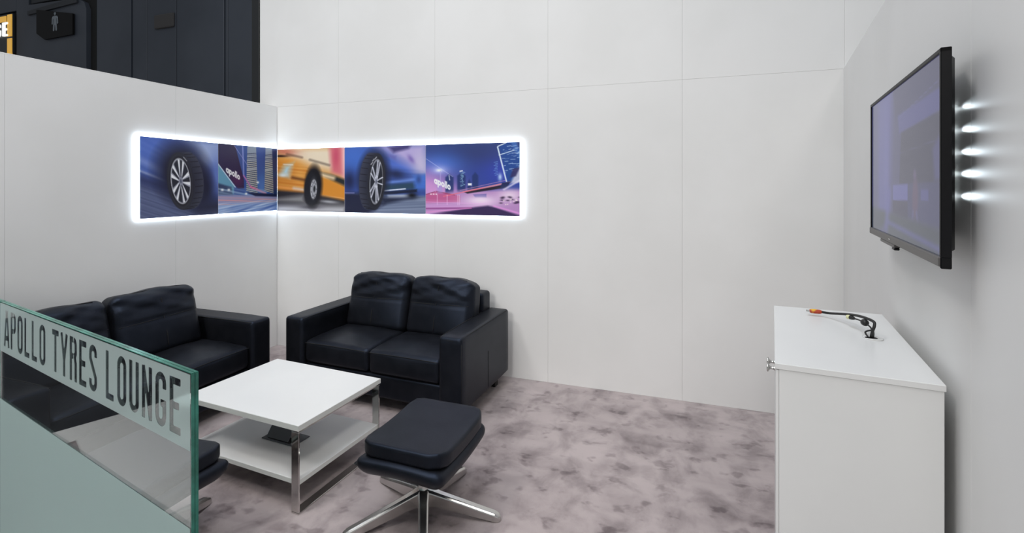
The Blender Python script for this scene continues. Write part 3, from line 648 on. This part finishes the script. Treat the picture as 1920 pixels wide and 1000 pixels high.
# ------------------------------------------------------------------ sofas
def make_sofa(name, label, loc, rz, group, seed, shift=.012):
    W, Dp, A, B, TZ = 1.56, .86, .178, .10, .62
    t = thing(name, label, 'sofa', loc, rz, group)      # origin: middle of the footprint's front edge, facing -y
    r = np.random.RandomState(seed)
    L = M['leather']
    for sx in (-1, 1):
        x0, x1 = sorted((sx*W/2, sx*(W/2-A)))
        o = obj('arm', soft(A, Dp, TZ-B, .026, 12), L, t, True, ((x0+x1)/2, Dp/2, (TZ+B)/2))
        xo = sx*(W/2+.0002)
        s = bmesh.new()
        for yy in (.44,): tube([(xo, yy, B+.03), (xo, yy, TZ-.22)], .0022, 6, s, 2)
        tube([(sx*(W/2-.012), .012, TZ-.012), (sx*(W/2-.006), .2, TZ-.006), (sx*(W/2-.006), Dp-.04, TZ-.006)], .0028, 6, s, 3)
        tube([(sx*(W/2-A+.006), .014, TZ-.010), (sx*(W/2-A+.004), .2, TZ-.006), (sx*(W/2-A+.004), Dp-.04, TZ-.006)], .0028, 6, s, 3)
        tube([(x0+.012, .006, TZ-.022), ((x0+x1)/2, .002, TZ-.022), (x1-.012, .006, TZ-.022)], .0026, 6, s, 3)
        tube([(sx*(W/2-.006), .012, B+.03), (sx*(W/2-.006), .012, TZ-.04)], .0026, 6, s, 2)
        obj('seam', s, M['thread'], o, True).matrix_parent_inverse = Matrix.Translation((-(x0+x1)/2, -Dp/2, -(TZ+B)/2))
        for y in (.09, Dp-.10):
            obj('foot', box(sx*(W/2-.10)-.03, sx*(W/2-.10)+.03, y-.03, y+.03, 0, B+.02, .004), M['foot'], t)
    inner = W/2-A
    obj('base', soft(2*inner+.01, Dp-.05, .17, .02, 10), L, t, True, (0, .035+(Dp-.05)/2, B+.085))
    obj('back_frame', soft(2*inner+.03, .17, .66, .03, 12), L, t, True, (0, Dp-.09, B+.335))
    for k, sx in enumerate((-1, 1)):
        cw = inner-.004
        # seat cushion: crowned, with a soft front edge
        def df(P, N, sx=sx, k=k):
            x, y, z = P[:, 0]/(cw/2), P[:, 1]/.33, P[:, 2]; u = np.clip(N[:, 2], 0, 1); Q = P.copy()
            Q[:, 2] += u*.028*(1-x**2)*(1-.7*y**2)-u*.014*np.clip(-y-.5, 0, 1)
            Q[:, 1] -= np.clip(-N[:, 1], 0, 1)*.016*(1-x**2)*(1-(P[:, 2]/.1)**2)
            Q[:, 2] += u*.0030*np.sin(x*9+y*4+k)*np.cos(y*7+x*2)
            return Q
        o = obj('seat_cushion', soft(cw, .66, .175, .034, 20, df), L, t, True, (sx*cw/2+sx*.002, .020+.33, .362))
        s = bmesh.new(); xs_ = np.linspace(-cw/2+.012, cw/2-.012, 9)
        tube([(x, -.33+.0012-.0094*(1-(x/(cw/2))**2), .064+.008*(1-(x/(cw/2))**2)) for x in xs_], .0026, 6, s, 2)
        obj('seam', s, M['thread'], o, True)
        # back cushion: leaning pillow, folds below the top edge, cross seams
        ch, ct = .465, .175
        ph = r.uniform(0, 6, 6)
        def surf(x, z, k=k, ph=ph):
            """forward bulge of the cushion front at x, z in -1..1"""
            b = .050*(1-x**2)*(1-.55*z**2)+.018*np.clip(-z, 0, 1)
            up = np.clip((z-.05)/.8, 0, 1)*np.clip(1.05-abs(z-.55)*.9, 0, 1)
            b = b+up*(.0085*np.sin(9*z+5*x*(1 if k else -1)+ph[0])+.007*np.sin(15*z-7*x+ph[1]+1.5*np.sin(2*x+ph[2]))+.004*np.sin(23*z+9*x+ph[3]))
            b = b-.007*np.exp(-(x/.03)**2)*(z > -.2)-.008*np.exp(-((z-.12-.03*x)/.035)**2)
            return b
        def db(P, N, sx=sx, k=k):
            x, z = P[:, 0]/(cw/2), P[:, 2]/(ch/2); Q = P.copy(); fr = np.clip(-N[:, 1], 0, 1); f2 = np.where(P[:, 1] < 0, 1., 0.)
            fr = np.maximum(fr, f2*(abs(x) < .97)*(abs(z) < .97)*.6)
            Q[:, 1] -= fr*surf(x, z)
            Q[:, 2] += np.clip(N[:, 2], 0, 1)*(.014*(1-x**2)-.018*np.clip(sx*x, 0, 1)**3+.004*np.sin(7*x+ph[4]))
            Q[:, 0] *= 1-.045*np.clip(z, 0, 1)**2
            return Q
        o = obj('back_cushion', soft(cw, ct, ch, .055, 30, db), L, t, True, (sx*cw/2+sx*.002+shift, Dp-.268, .650))
        o.rotation_euler = (math.radians(-11), 0, sx*math.radians(-1.0))
        s = bmesh.new()
        f = lambda x, z: (x*cw/2*(1-.035*max(z, 0)**2), -ct/2-float(surf(np.float64(x), np.float64(z)))-.0022, z*ch/2)
        tube([f(x, .12+.03*x) for x in np.linspace(-.9, .9, 11)], .0026, 6, s, 2)
        tube([f(0., z) for z in np.linspace(-.75, .74, 9)]+[(0, -ct/2+.02, ch/2+.004)], .0026, 6, s, 2)
        tube([(x*cw/2*.955, -ct/2+.030, ch/2-.006+.013*(1-x*x)-.016*max(sx*x, 0)**3) for x in np.linspace(-.76, .76, 9)], .0032, 6, s, 2)
        obj('seam', s, M['thread'], o, True)
    return t
# local x along the sofa, front at y=0
fl, fr = Vector((-2.922, 2.981, 0)), Vector((-1.356, 2.914, 0)); mid = (fl+fr)/2
make_sofa('sofa', 'black leather two-seat sofa standing against the back wall', mid, math.atan2(fr.y-fl.y, fr.x-fl.x), 'black leather sofas', 4)
make_sofa('sofa', 'black leather two-seat sofa along left wall, partly behind frosted glass', (-3.018, 2.946-.78, 0), PI/2, 'black leather sofas', 9, -.022)

# ------------------------------------------------------------------ coffee table
cF, cR, cB, cL = Vector((-1.780, 1.907)), Vector((-1.738, 2.542)), Vector((-2.616, 2.612)), Vector((-2.653, 1.966))
tc = (cF+cR+cB+cL)/4; ta = math.atan2(cF.y-cL.y, cF.x-cL.x); tw, td = .875, .638
tb = thing('coffee_table', 'low white coffee table with chrome frame and lower shelf', 'table', (tc.x, tc.y, 0), ta)
def slab(name, x, y, z0, z1):
    o = obj(name, box(-x, x, -y, y, z0, z1, .0015, 1), M['laminate'], tb)
    e = obj('edge_band', box(-x-.0008, x+.0008, -y-.0008, y+.0008, z0+.0015, z1-.0018), M['edge'], o)
    return o
slab('table_top', tw/2, td/2, .420, .450)
slab('shelf', tw/2-.012, td/2-.012, .142, .168)
for sx in (-1, 1):
    x0, x1 = sorted((sx*(tw/2-.004), sx*(tw/2-.052))); y = td/2-.004; b = .009
    fr_ = obj('side_frame', box(x0, x1, -y, y, 0, b, .001, 1), M['chrome'], tb)          # foot rail
    for sy in (-1, 1):
        y0, y1 = sorted((sy*y, sy*(y-b)))
        obj('leg', box(x0, x1, y0, y1, b, .4105, .001, 1), M['chrome'], tb)
    obj('top_rail', box(x0, x1, -y, y, .4105, .4198, .001, 1), M['chrome'], tb)
# socket box with a raised lid, let into the shelf
sk = obj('socket_frame', box(-.125, .125, -.062, .062, .1685, .174, .002, 1), M['grey_plastic'], tb); sk.location = (.03, -.03, 0)
bm = box(-.085, .085, -.05, .0, .1735, .176); obj('socket_opening', bm, M['black_void'], sk)
bm = bmesh.new(); join(bm, box(-.085, .085, -.003, .003, 0, .085, .002, 1)); bmesh.ops.rotate(bm, cent=(0, 0, 0), matrix=Matrix.Rotation(math.radians(-38), 3, 'X'), verts=bm.verts[:])
bmesh.ops.translate(bm, vec=(-.02, -.045, .174), verts=bm.verts[:])
obj('lid', bm, M['grey_plastic'], sk)

# ------------------------------------------------------------------ footstools
def make_stool(name, label, loc, rz, group, a0=-61):
    t = thing(name, label, 'footstool', loc, rz, group)
    def sh(P, N):
        x, y, z = P[:, 0]/.235, P[:, 1]/.27, P[:, 2]; Q = P.copy()
        lo = np.clip((.04-z)/.09, 0, 1)
        Q[:, 0] *= 1-.16*lo**1.5; Q[:, 1] *= 1-.16*lo**1.5
        Q[:, 2] += .022*y**2*np.sign(y)*0+.018*(y**2)-.010*(x**2)
        return Q
    o = obj('shell', soft(.475, .55, .105, .050, 18, sh), M['leather'], t, True, (.008, 0, .318))
    def pd(P, N):
        x, y, z = P[:, 0]/.215, P[:, 1]/.25, P[:, 2]; Q = P.copy(); u = np.clip(N[:, 2], 0, 1)
        Q[:, 2] += .018*y**2+u*.005*(1-x**2)*(1-y**2)
        # rounded plan corners
        c = np.clip((abs(x)-.72)/.28, 0, 1)*np.clip((abs(y)-.72)/.28, 0, 1); Q[:, 0] -= np.sign(x)*c*.020; Q[:, 1] -= np.sign(y)*c*.020
        return Q
    p = obj('seat_pad', soft(.445, .515, .072, .017, 18, pd), M['leather'], t, True, (.010, .012, .396))
    prof = [(.0, .0)]
    obj('hub', lathe([(.030, .105), (.036, .112), (.030, .125), (.024, .14), (.024, .275), (.05, .285)], 24), M['alu'], t, True)
    for k in range(5):
        a = math.radians(a0+72*k)-rz
        bm = bmesh.new(); secs = []
        for s_, w, z0, z1 in ((.012, .036, .050, .132), (.05, .030, .052, .122), (.09, .0265, .048, .110), (.20, .025, .028, .082), (.30, .0245, .012, .056), (.365, .0245, .001, .040), (.385, .021, .0, .030), (.395, .011, .002, .018)):
            secs.append([bm.verts.new((s_, yy, zz)) for yy, zz in ((-w, z0), (w, z0), (w*.92, z1-.008), (w*.55, z1), (-w*.55, z1), (-w*.92, z1-.008))])
        for p_, q_ in zip(secs, secs[1:]):
            for i in range(6): bm.faces.new((p_[i], p_[(i+1) % 6], q_[(i+1) % 6], q_[i]))
        bm.faces.new(secs[0][::-1]); bm.faces.new(secs[-1])
        bmesh.ops.recalc_face_normals(bm, faces=bm.faces[:])
        bmesh.ops.bevel(bm, geom=bm.edges[:], offset=.0025, segments=1, affect='EDGES')
        bmesh.ops.rotate(bm, cent=(0, 0, 0), matrix=Matrix.Rotation(a, 3, 'Z'), verts=bm.verts[:])
        obj('leg', bm, M['alu'], t, False)
    return t
make_stool('footstool', 'black leather footstool on aluminium star base, standing on open carpet', (-1.205, 2.135, 0), math.radians(-1), 'black footstools')
make_stool('footstool', 'black leather footstool standing behind the glass partition by the table', (-2.235, 1.46, 0), PI/2, 'black footstools', 100)

# ------------------------------------------------------------------ cabinet
kA, kB, kC, kD = (.408, 2.373), (.2785, 1.608), (.6775, 1.572), (.801, 2.355); KZ = 1.12
cb = thing('cabinet', 'white two-door cabinet standing against the right wall', 'cabinet', (.54, 1.98, 0))
def inset(pts, d, front=0.):
    c = Vector((sum(p[0] for p in pts)/4, sum(p[1] for p in pts)/4)); return [tuple(Vector(p)+(c-Vector(p)).normalized()*d) for p in pts]
P4 = [kA, kB, kC, kD]
o = rel(obj('top', prism(P4[::-1], KZ-.018, KZ, .0015, 1), M['laminate'], cb), cb)
body = inset(P4, .006)
def lerp(p, q, t): return (p[0]+(q[0]-p[0])*t, p[1]+(q[1]-p[1])*t)
bA, bB, bC, bD = body; f_ = .022
rel(obj('body', prism([lerp(bA, bD, f_), bD, bC, lerp(bB, bC, f_)], .0, KZ-.0185, .001, 1), M['laminate'], cb), cb)
mid_o, mid_i = lerp(bA, bB, .5), lerp(lerp(bA, bD, f_), lerp(bB, bC, f_), .5)
inn = lambda p, q, t=.93: lerp(p, q, t)
fd = (Vector(bB)-Vector(bA)).normalized(); fn = Vector((-fd.y, fd.x))
if fn.x > 0: fn = -fn                                  # outwards, to the left
for a, b, kx in ((0., .4985, .5-.045), (.5015, 1., .5+.045)):
    oA, oB = lerp(bA, bB, a), lerp(bA, bB, b); ci, cj = lerp(lerp(bA, bD, f_), lerp(bB, bC, f_), a), lerp(lerp(bA, bD, f_), lerp(bB, bC, f_), b)
    d_ = rel(obj('door', prism([oA, oB, lerp(oB, cj, .95), lerp(oA, ci, .95)], .06, KZ-.021, .001, 1), M['laminate'], cb), cb)
    kp = Vector(lerp(bA, bB, kx)); mtx = Matrix.Translation((kp.x, kp.y, .985)) @ Vector((fn.x, fn.y, 0)).to_track_quat('Z', 'Y').to_matrix().to_4x4()
    bm = lathe([(.010, -.001), (.006, .004), (.005, .014), (.009, .019), (.015, .022), (.0155, .025), (.012, .027)], 18, None, mtx)
    kb = obj('knob', bm, M['chrome'], d_, True); kb.matrix_parent_inverse = Matrix.Translation(-loc_of(cb)) if False else Matrix.Identity(4)
# cable grommet in the top
bm = lathe([(.028, KZ-.001), (.030, KZ+.0028), (.027, KZ+.004), (.003, KZ+.004)], 28, None, Matrix.Translation((.645, 1.975, 0)))
go = rel(obj('grommet', bm, M['laminate'], cb, True), cb)
bm = lathe([(.019, KZ+.0035), (.019, KZ+.0048)], 20, None, Matrix.Translation((.637, 1.966, 0)) @ Matrix.Diagonal((1.0, .55, 1, 1)))
obj('grommet_slot', bm, M['black_void'], go)

# ------------------------------------------------------------------ cables on the cabinet
def cable(label, pts, r, loc):
    t = thing('cable', label, 'cable', loc, 0, 'cables on the cabinet top'); rel(obj('cord', tube(pts, r, 10), M['cable'], t, True), t); return t
c1 = [(.637, 1.966, 1.126), (.636, 1.950, 1.152), (.641, 1.949, 1.172), (.642, 1.964, 1.182), (.631, 2.024, 1.180), (.621, 2.100, 1.168), (.602, 2.165, 1.153), (.580, 2.210, 1.142), (.556, 2.236, 1.1385)]
hc = cable('thick black video cable with an orange and yellow plug', c1, .0048, (.637, 1.966, KZ))
dv = (Vector(c1[-1])-Vector(c1[-2])).normalized(); dv = Vector((-.045, .006, 0)).normalized(); e0 = Vector(c1[-1])
bm = tube([e0, e0+dv*.006, e0+dv*.022, e0+dv*.036, e0+dv*.042], [.0065, .0095, .0105, .0098, .006], 10, None, 3)
bmesh.ops.scale(bm, vec=(1, 1, .85), space=Matrix.Translation(-e0), verts=bm.verts[:])
rel(tag(obj('plug', bm, M['orange'], hc, True), 'orange and yellow plug sleeve'), hc)
mt = Matrix.Translation(e0+dv*.048) @ Matrix.Rotation(math.atan2(dv.y, dv.x), 4, 'Z')
bm = box(-.008, .006, -.0065, .0065, -.0025, .0025, .0006, 1); bmesh.ops.transform(bm, matrix=mt, verts=bm.verts[:])
rel(tag(obj('connector', bm, M['connector'], hc), 'bare metal connector'), hc)
c2 = [(.644, 1.974, 1.126), (.642, 1.974, 1.140), (.641, 1.975, 1.152), (.638, 1.986, 1.159), (.631, 2.002, 1.163), (.627, 2.044, 1.163), (.621, 2.088, 1.158)]
ac = cable('thin black audio cable with a lump and a cream plug', c2, .0026, (.644, 1.972, KZ))
bm = tube([(.634, 1.994, 1.166), (.632, 2.000, 1.1655), (.630, 2.012, 1.165), (.628, 2.020, 1.164)], [.006, .0115, .0115, .006], 12, None, 4); rel(obj('ferrite_core', bm, M['cable'], ac, True), ac)
bm = tube([(.622, 2.082, 1.159), (.619, 2.094, 1.158), (.615, 2.104, 1.157)], [.0045, .0075, .0075], 10, None, 4); rel(obj('plug', bm, M['cable'], ac, True), ac)
bm = tube([(.615, 2.104, 1.157), (.610, 2.108, 1.157), (.606, 2.111, 1.1565)], [.0075, .0078, .0065], 10, None, 3); rel(tag(obj('plug_face', bm, M['cream_plug'], ac, True), 'cream plug face'), ac)
cable('short black cable loop standing out of the grommet', [(.628, 1.964, 1.126), (.622, 1.973, 1.140), (.634, 1.964, 1.150), (.640, 1.956, 1.150), (.642, 1.962, 1.128)], .0028, (.628, 1.964, KZ))

# ------------------------------------------------------------------ television on the right wall (frame: x along wall, y outwards, z up)
sF, sN = 1.588, 2.522          # far and near end measured along the wall
tz0, tz1 = 1.456, 1.981
tvm = Matrix(((ud.x, nd.x, 0, RW.x), (ud.y, nd.y, 0, RW.y), (0, 0, 1, 0), (0, 0, 0, 1)))
tv = thing('television', 'flat black television mounted on the right wall', 'television'); tv.matrix_world = tvm @ Matrix.Translation(((sF+sN)/2, -.02, tz0))
hw, hh = (sN-sF)/2, tz1-tz0; of = -.06   # local y of the front: .08 from the wall
bz = .011
bm = bmesh.new()
for q in ((-hw, -hw+bz, .022, hh), (hw-bz, hw, .022, hh), (-hw, hw, hh-bz, hh)): box(q[0], q[1], of, of+.021, q[2], q[3], .0015, 1, bm)
obj('frame', bm, M['black_plastic'], tv)
obj('rear_housing', prism([(-hw+.03, of+.019), (hw-.03, of+.019), (hw-.11, of+.054), (-hw+.11, of+.054)], .03, hh-.004, .003, 1), M['black_plastic'], tv)
obj('wall_bracket', box(-.16, .16, of+.05, .0195, .14, .40, .003, 1), M['black_plastic'], tv)
picture('screen', paint_screen(), ((-hw+bz, of+.004, hh-bz), (hw-bz, of+.004, hh-bz), (-hw+bz, of+.004, .022)), M['screen'], tv, 1.)
bb = obj('bottom_bezel', box(-hw-.001, hw-.004, of-.003, of+.016, 0, .024, .003, 2), M['bezel'], tv)
obj('corner_block', box(hw-.006, hw, of, of+.021, -.004, .024, .002, 1), M['black_plastic'], tv)
obj('sensor_tab', prism([(-.25, of-.002), (-.02, of-.002), (-.02, of+.014), (-.25, of+.014)], -.012, .001, .003, 1), M['bezel'], tv)
obj('sensor_eye', box(-.05, -.015, of-.003, of+.012, -.018, -.010, .002, 1), M['black_plastic'], tv)
obj('badge', box(-.10, -.075, of-.0036, of-.002, .010, .014), M['connector'], tv)
# led strip behind the near edge, five diodes grazing the wall
LZ = (1.857, 1.798, 1.739, 1.682, 1.623)
ls = thing('led_strip', 'cool white led strip glowing behind the television edge', 'led strip'); ls.matrix_world = tvm @ Matrix.Translation((2.305, -.012, 1.74))
obj('strip', box(-.004, .004, -.006, .006, -.15, .15, .001, 1), M['black_plastic'], ls)
M['diode'] = emit('diode', (.85, .95, 1.), 14.)
for z in LZ:
    obj('diode', box(.0042, .0062, -.004, .004, z-1.74-.004, z-1.74+.004), M['diode'], ls)
    l = bpy.data.lights.new('diode_beam', 'SPOT'); l.energy = .5; l.color = (.80, .92, 1.); l.spot_size = math.radians(17); l.spot_blend = 1.; l.shadow_soft_size = .004
    lo = bpy.data.objects.new('diode_beam', l); COL.objects.link(lo); lo.location = rw(2.320, .012, z)
    lo.rotation_euler = (ud*1.+nd*.10).to_track_quat('-Z', 'Y').to_euler()

# ------------------------------------------------------------------ glass partition with frosted bands (frame: x along the glass to the right, y away, z up)
gP = Vector((-.976, .740, 0)); gd = Vector((.981, -.195, 0)).normalized(); gn = Vector((.195, .981, 0)).normalized()
gm = Matrix(((gd.x, gn.x, 0, gP.x), (gd.y, gn.y, 0, gP.y), (0, 0, 1, 0), (0, 0, 0, 1)))
GT, GZ = .0148, 1.250
def glass_pane(label, x0, x1, text):
    t = thing('glass_partition', label, 'glass partition'); t.matrix_world = gm
    t.matrix_world = gm @ Matrix.Translation(((x0+x1)/2, GT/2, 0)); ox = (x0+x1)/2
    obj('pane', box(x0-ox, x1-ox, -GT/2, GT/2, 0.001, GZ, .0012, 1), M['glass'], t)
    for a in (-1, 1):                                       # ground edges of the two laminated sheets
        y0, y1 = sorted((a*.0006, a*(GT/2-.0004)))
        obj('ground_edge', box(x0-ox, x1-ox, y0, y1, GZ, GZ+.0012), M['glass_edge'], t)
        obj('ground_edge', box(x1-ox, x1-ox+.0012, y0, y1, .002, GZ), M['glass_edge'], t)
    yf_ = -GT/2-.0008
    if text:
        h = .123; zb = 1.1070; step = h/46; us = np.arange(x0+.002, x1-.002, step); us = np.append(us, x1-.002); vs = np.linspace(1.085, GZ-.002, int((GZ-1.087)/step)+2)
        X, Y = np.meshgrid(us, vs); n = len(text); total = 17*.52+2*.30-.12
        sc = 1.162/total; F, _ = text_sdf(text, (X-(x1-.039-1.162))/sc, (Y-zb)/h)
        bm = contour_mesh(F, us, vs, lambda u, v: (u-ox, yf_, v))
        tag(obj('frosted_band', bm, M['film'], t), 'frosted band with clear lettering reading APOLLO TYRES LOUNGE')
    else:
        obj('frosted_band', box(x0-ox+.002, x1-ox-.002, yf_-.0003, yf_, 1.085, GZ-.002), M['film'], t)
    obj('frosted_field', box(x0-ox+.002, x1-ox-.002, yf_-.0003, yf_, .01, .920), M['film'], t)
    return t
glass_pane('green-edged glass panel with frosted band lettered APOLLO TYRES LOUNGE', -1.245, 0., 'APOLLO TYRES LOUNGE')
glass_pane('plain glass panel at the far left, beyond the lettered one', -2.96, -1.251, '')

# ------------------------------------------------------------------ signs on the hall wall
def solid(bm, depth):
    """give a flat sheet facing -y some thickness"""
    r = bmesh.ops.extrude_face_region(bm, geom=bm.faces[:]); vs = [v for v in r['geom'] if isinstance(v, bmesh.types.BMVert)]
    bmesh.ops.translate(bm, vec=(0, -depth, 0), verts=vs); bmesh.ops.recalc_face_normals(bm, faces=bm.faces[:]); return bm
st = thing('toilet_sign', 'black pointed sign with a grey standing man, on dark hall wall', 'sign', (-10.6, FY-.03, 4.6))
bm = bmesh.new(); pts = [(-11.06, 4.860), (-11.06, 4.425), (-10.83, 4.292), (-10.04, 4.308), (-10.04, 4.675)]
bm.faces.new([bm.verts.new((x, FY-.03, z)) for x, z in pts]); solid(bm, .03)
rel(obj('plate', bm, M['sign_black'], st), st)
us = np.linspace(-10.66, -10.38, 40); vs = np.linspace(4.40, 4.76, 56); X, Y = np.meshgrid(us, vs); cx = -10.52
d = np.hypot(X-cx, Y-4.725)-.026
sg = lambda p, q, t_: np.hypot(X-(cx+p[0])-np.clip(((X-cx-p[0])*(q[0]-p[0])+(Y-p[1])*(q[1]-p[1]))/((q[0]-p[0])**2+(q[1]-p[1])**2), 0, 1)*(q[0]-p[0]),
     Y-p[1]-np.clip(((X-cx-p[0])*(q[0]-p[0])+(Y-p[1])*(q[1]-p[1]))/((q[0]-p[0])**2+(q[1]-p[1])**2), 0, 1)*(q[1]-p[1]))-t_
for p, q, w in (((0, 4.65), (0, 4.56), .042), ((-.05, 4.66), (.05, 4.66), .022), ((-.070, 4.65), (-.076, 4.55), .014), ((.070, 4.65), (.076, 4.55), .014), ((-.024, 4.58), (-.036, 4.435), .020), ((.024, 4.58), (.036, 4.435), .020)): d = np.minimum(d, sg(p, q, w))
rel(obj('pictogram', solid(contour_mesh(-d, us, vs, lambda u, v: (u, FY-.0605, v)), .004), M['sign_grey'], st), st)
sl = thing('lit_sign', 'lit sign with white letters GE and yellow glowing bands', 'sign', (-12.2, FY-.02, 4.5))
rel(obj('sign_body', box(-13.6, -11.84, FY-.03, FY+.02, 4.15, 4.90, .006, 1), M['sign_body'], sl), sl)
rel(obj('upper_band', box(-13.6, -12.03, FY-.045, FY-.025, 4.76, 4.865, .004, 1), M['sign_yellow'], sl), sl)
rel(obj('side_band', box(-11.985, -11.85, FY-.045, FY-.025, 4.465, 4.88, .004, 1), M['sign_yellow'], sl), sl)
rel(obj('lower_band', box(-11.985, -11.85, FY-.045, FY-.025, 3.6, 4.43, .004, 1), M['sign_yellow'], sl), sl)
for ch, x in (('G', -12.345), ('E', -12.10)):
    us = np.linspace(-.02, .42, 40); vs = np.linspace(-.02, 1.02, 60); X, Y = np.meshgrid(us, vs); F = -(glyph(ch, X, Y)+.004)
    bm = solid(contour_mesh(F, us, vs, lambda u, v, x=x: (x+u*.40, FY-.035, 4.475+v*.26)), .03)
    rel(obj('letter', bm, M['sign_white'], sl), sl)
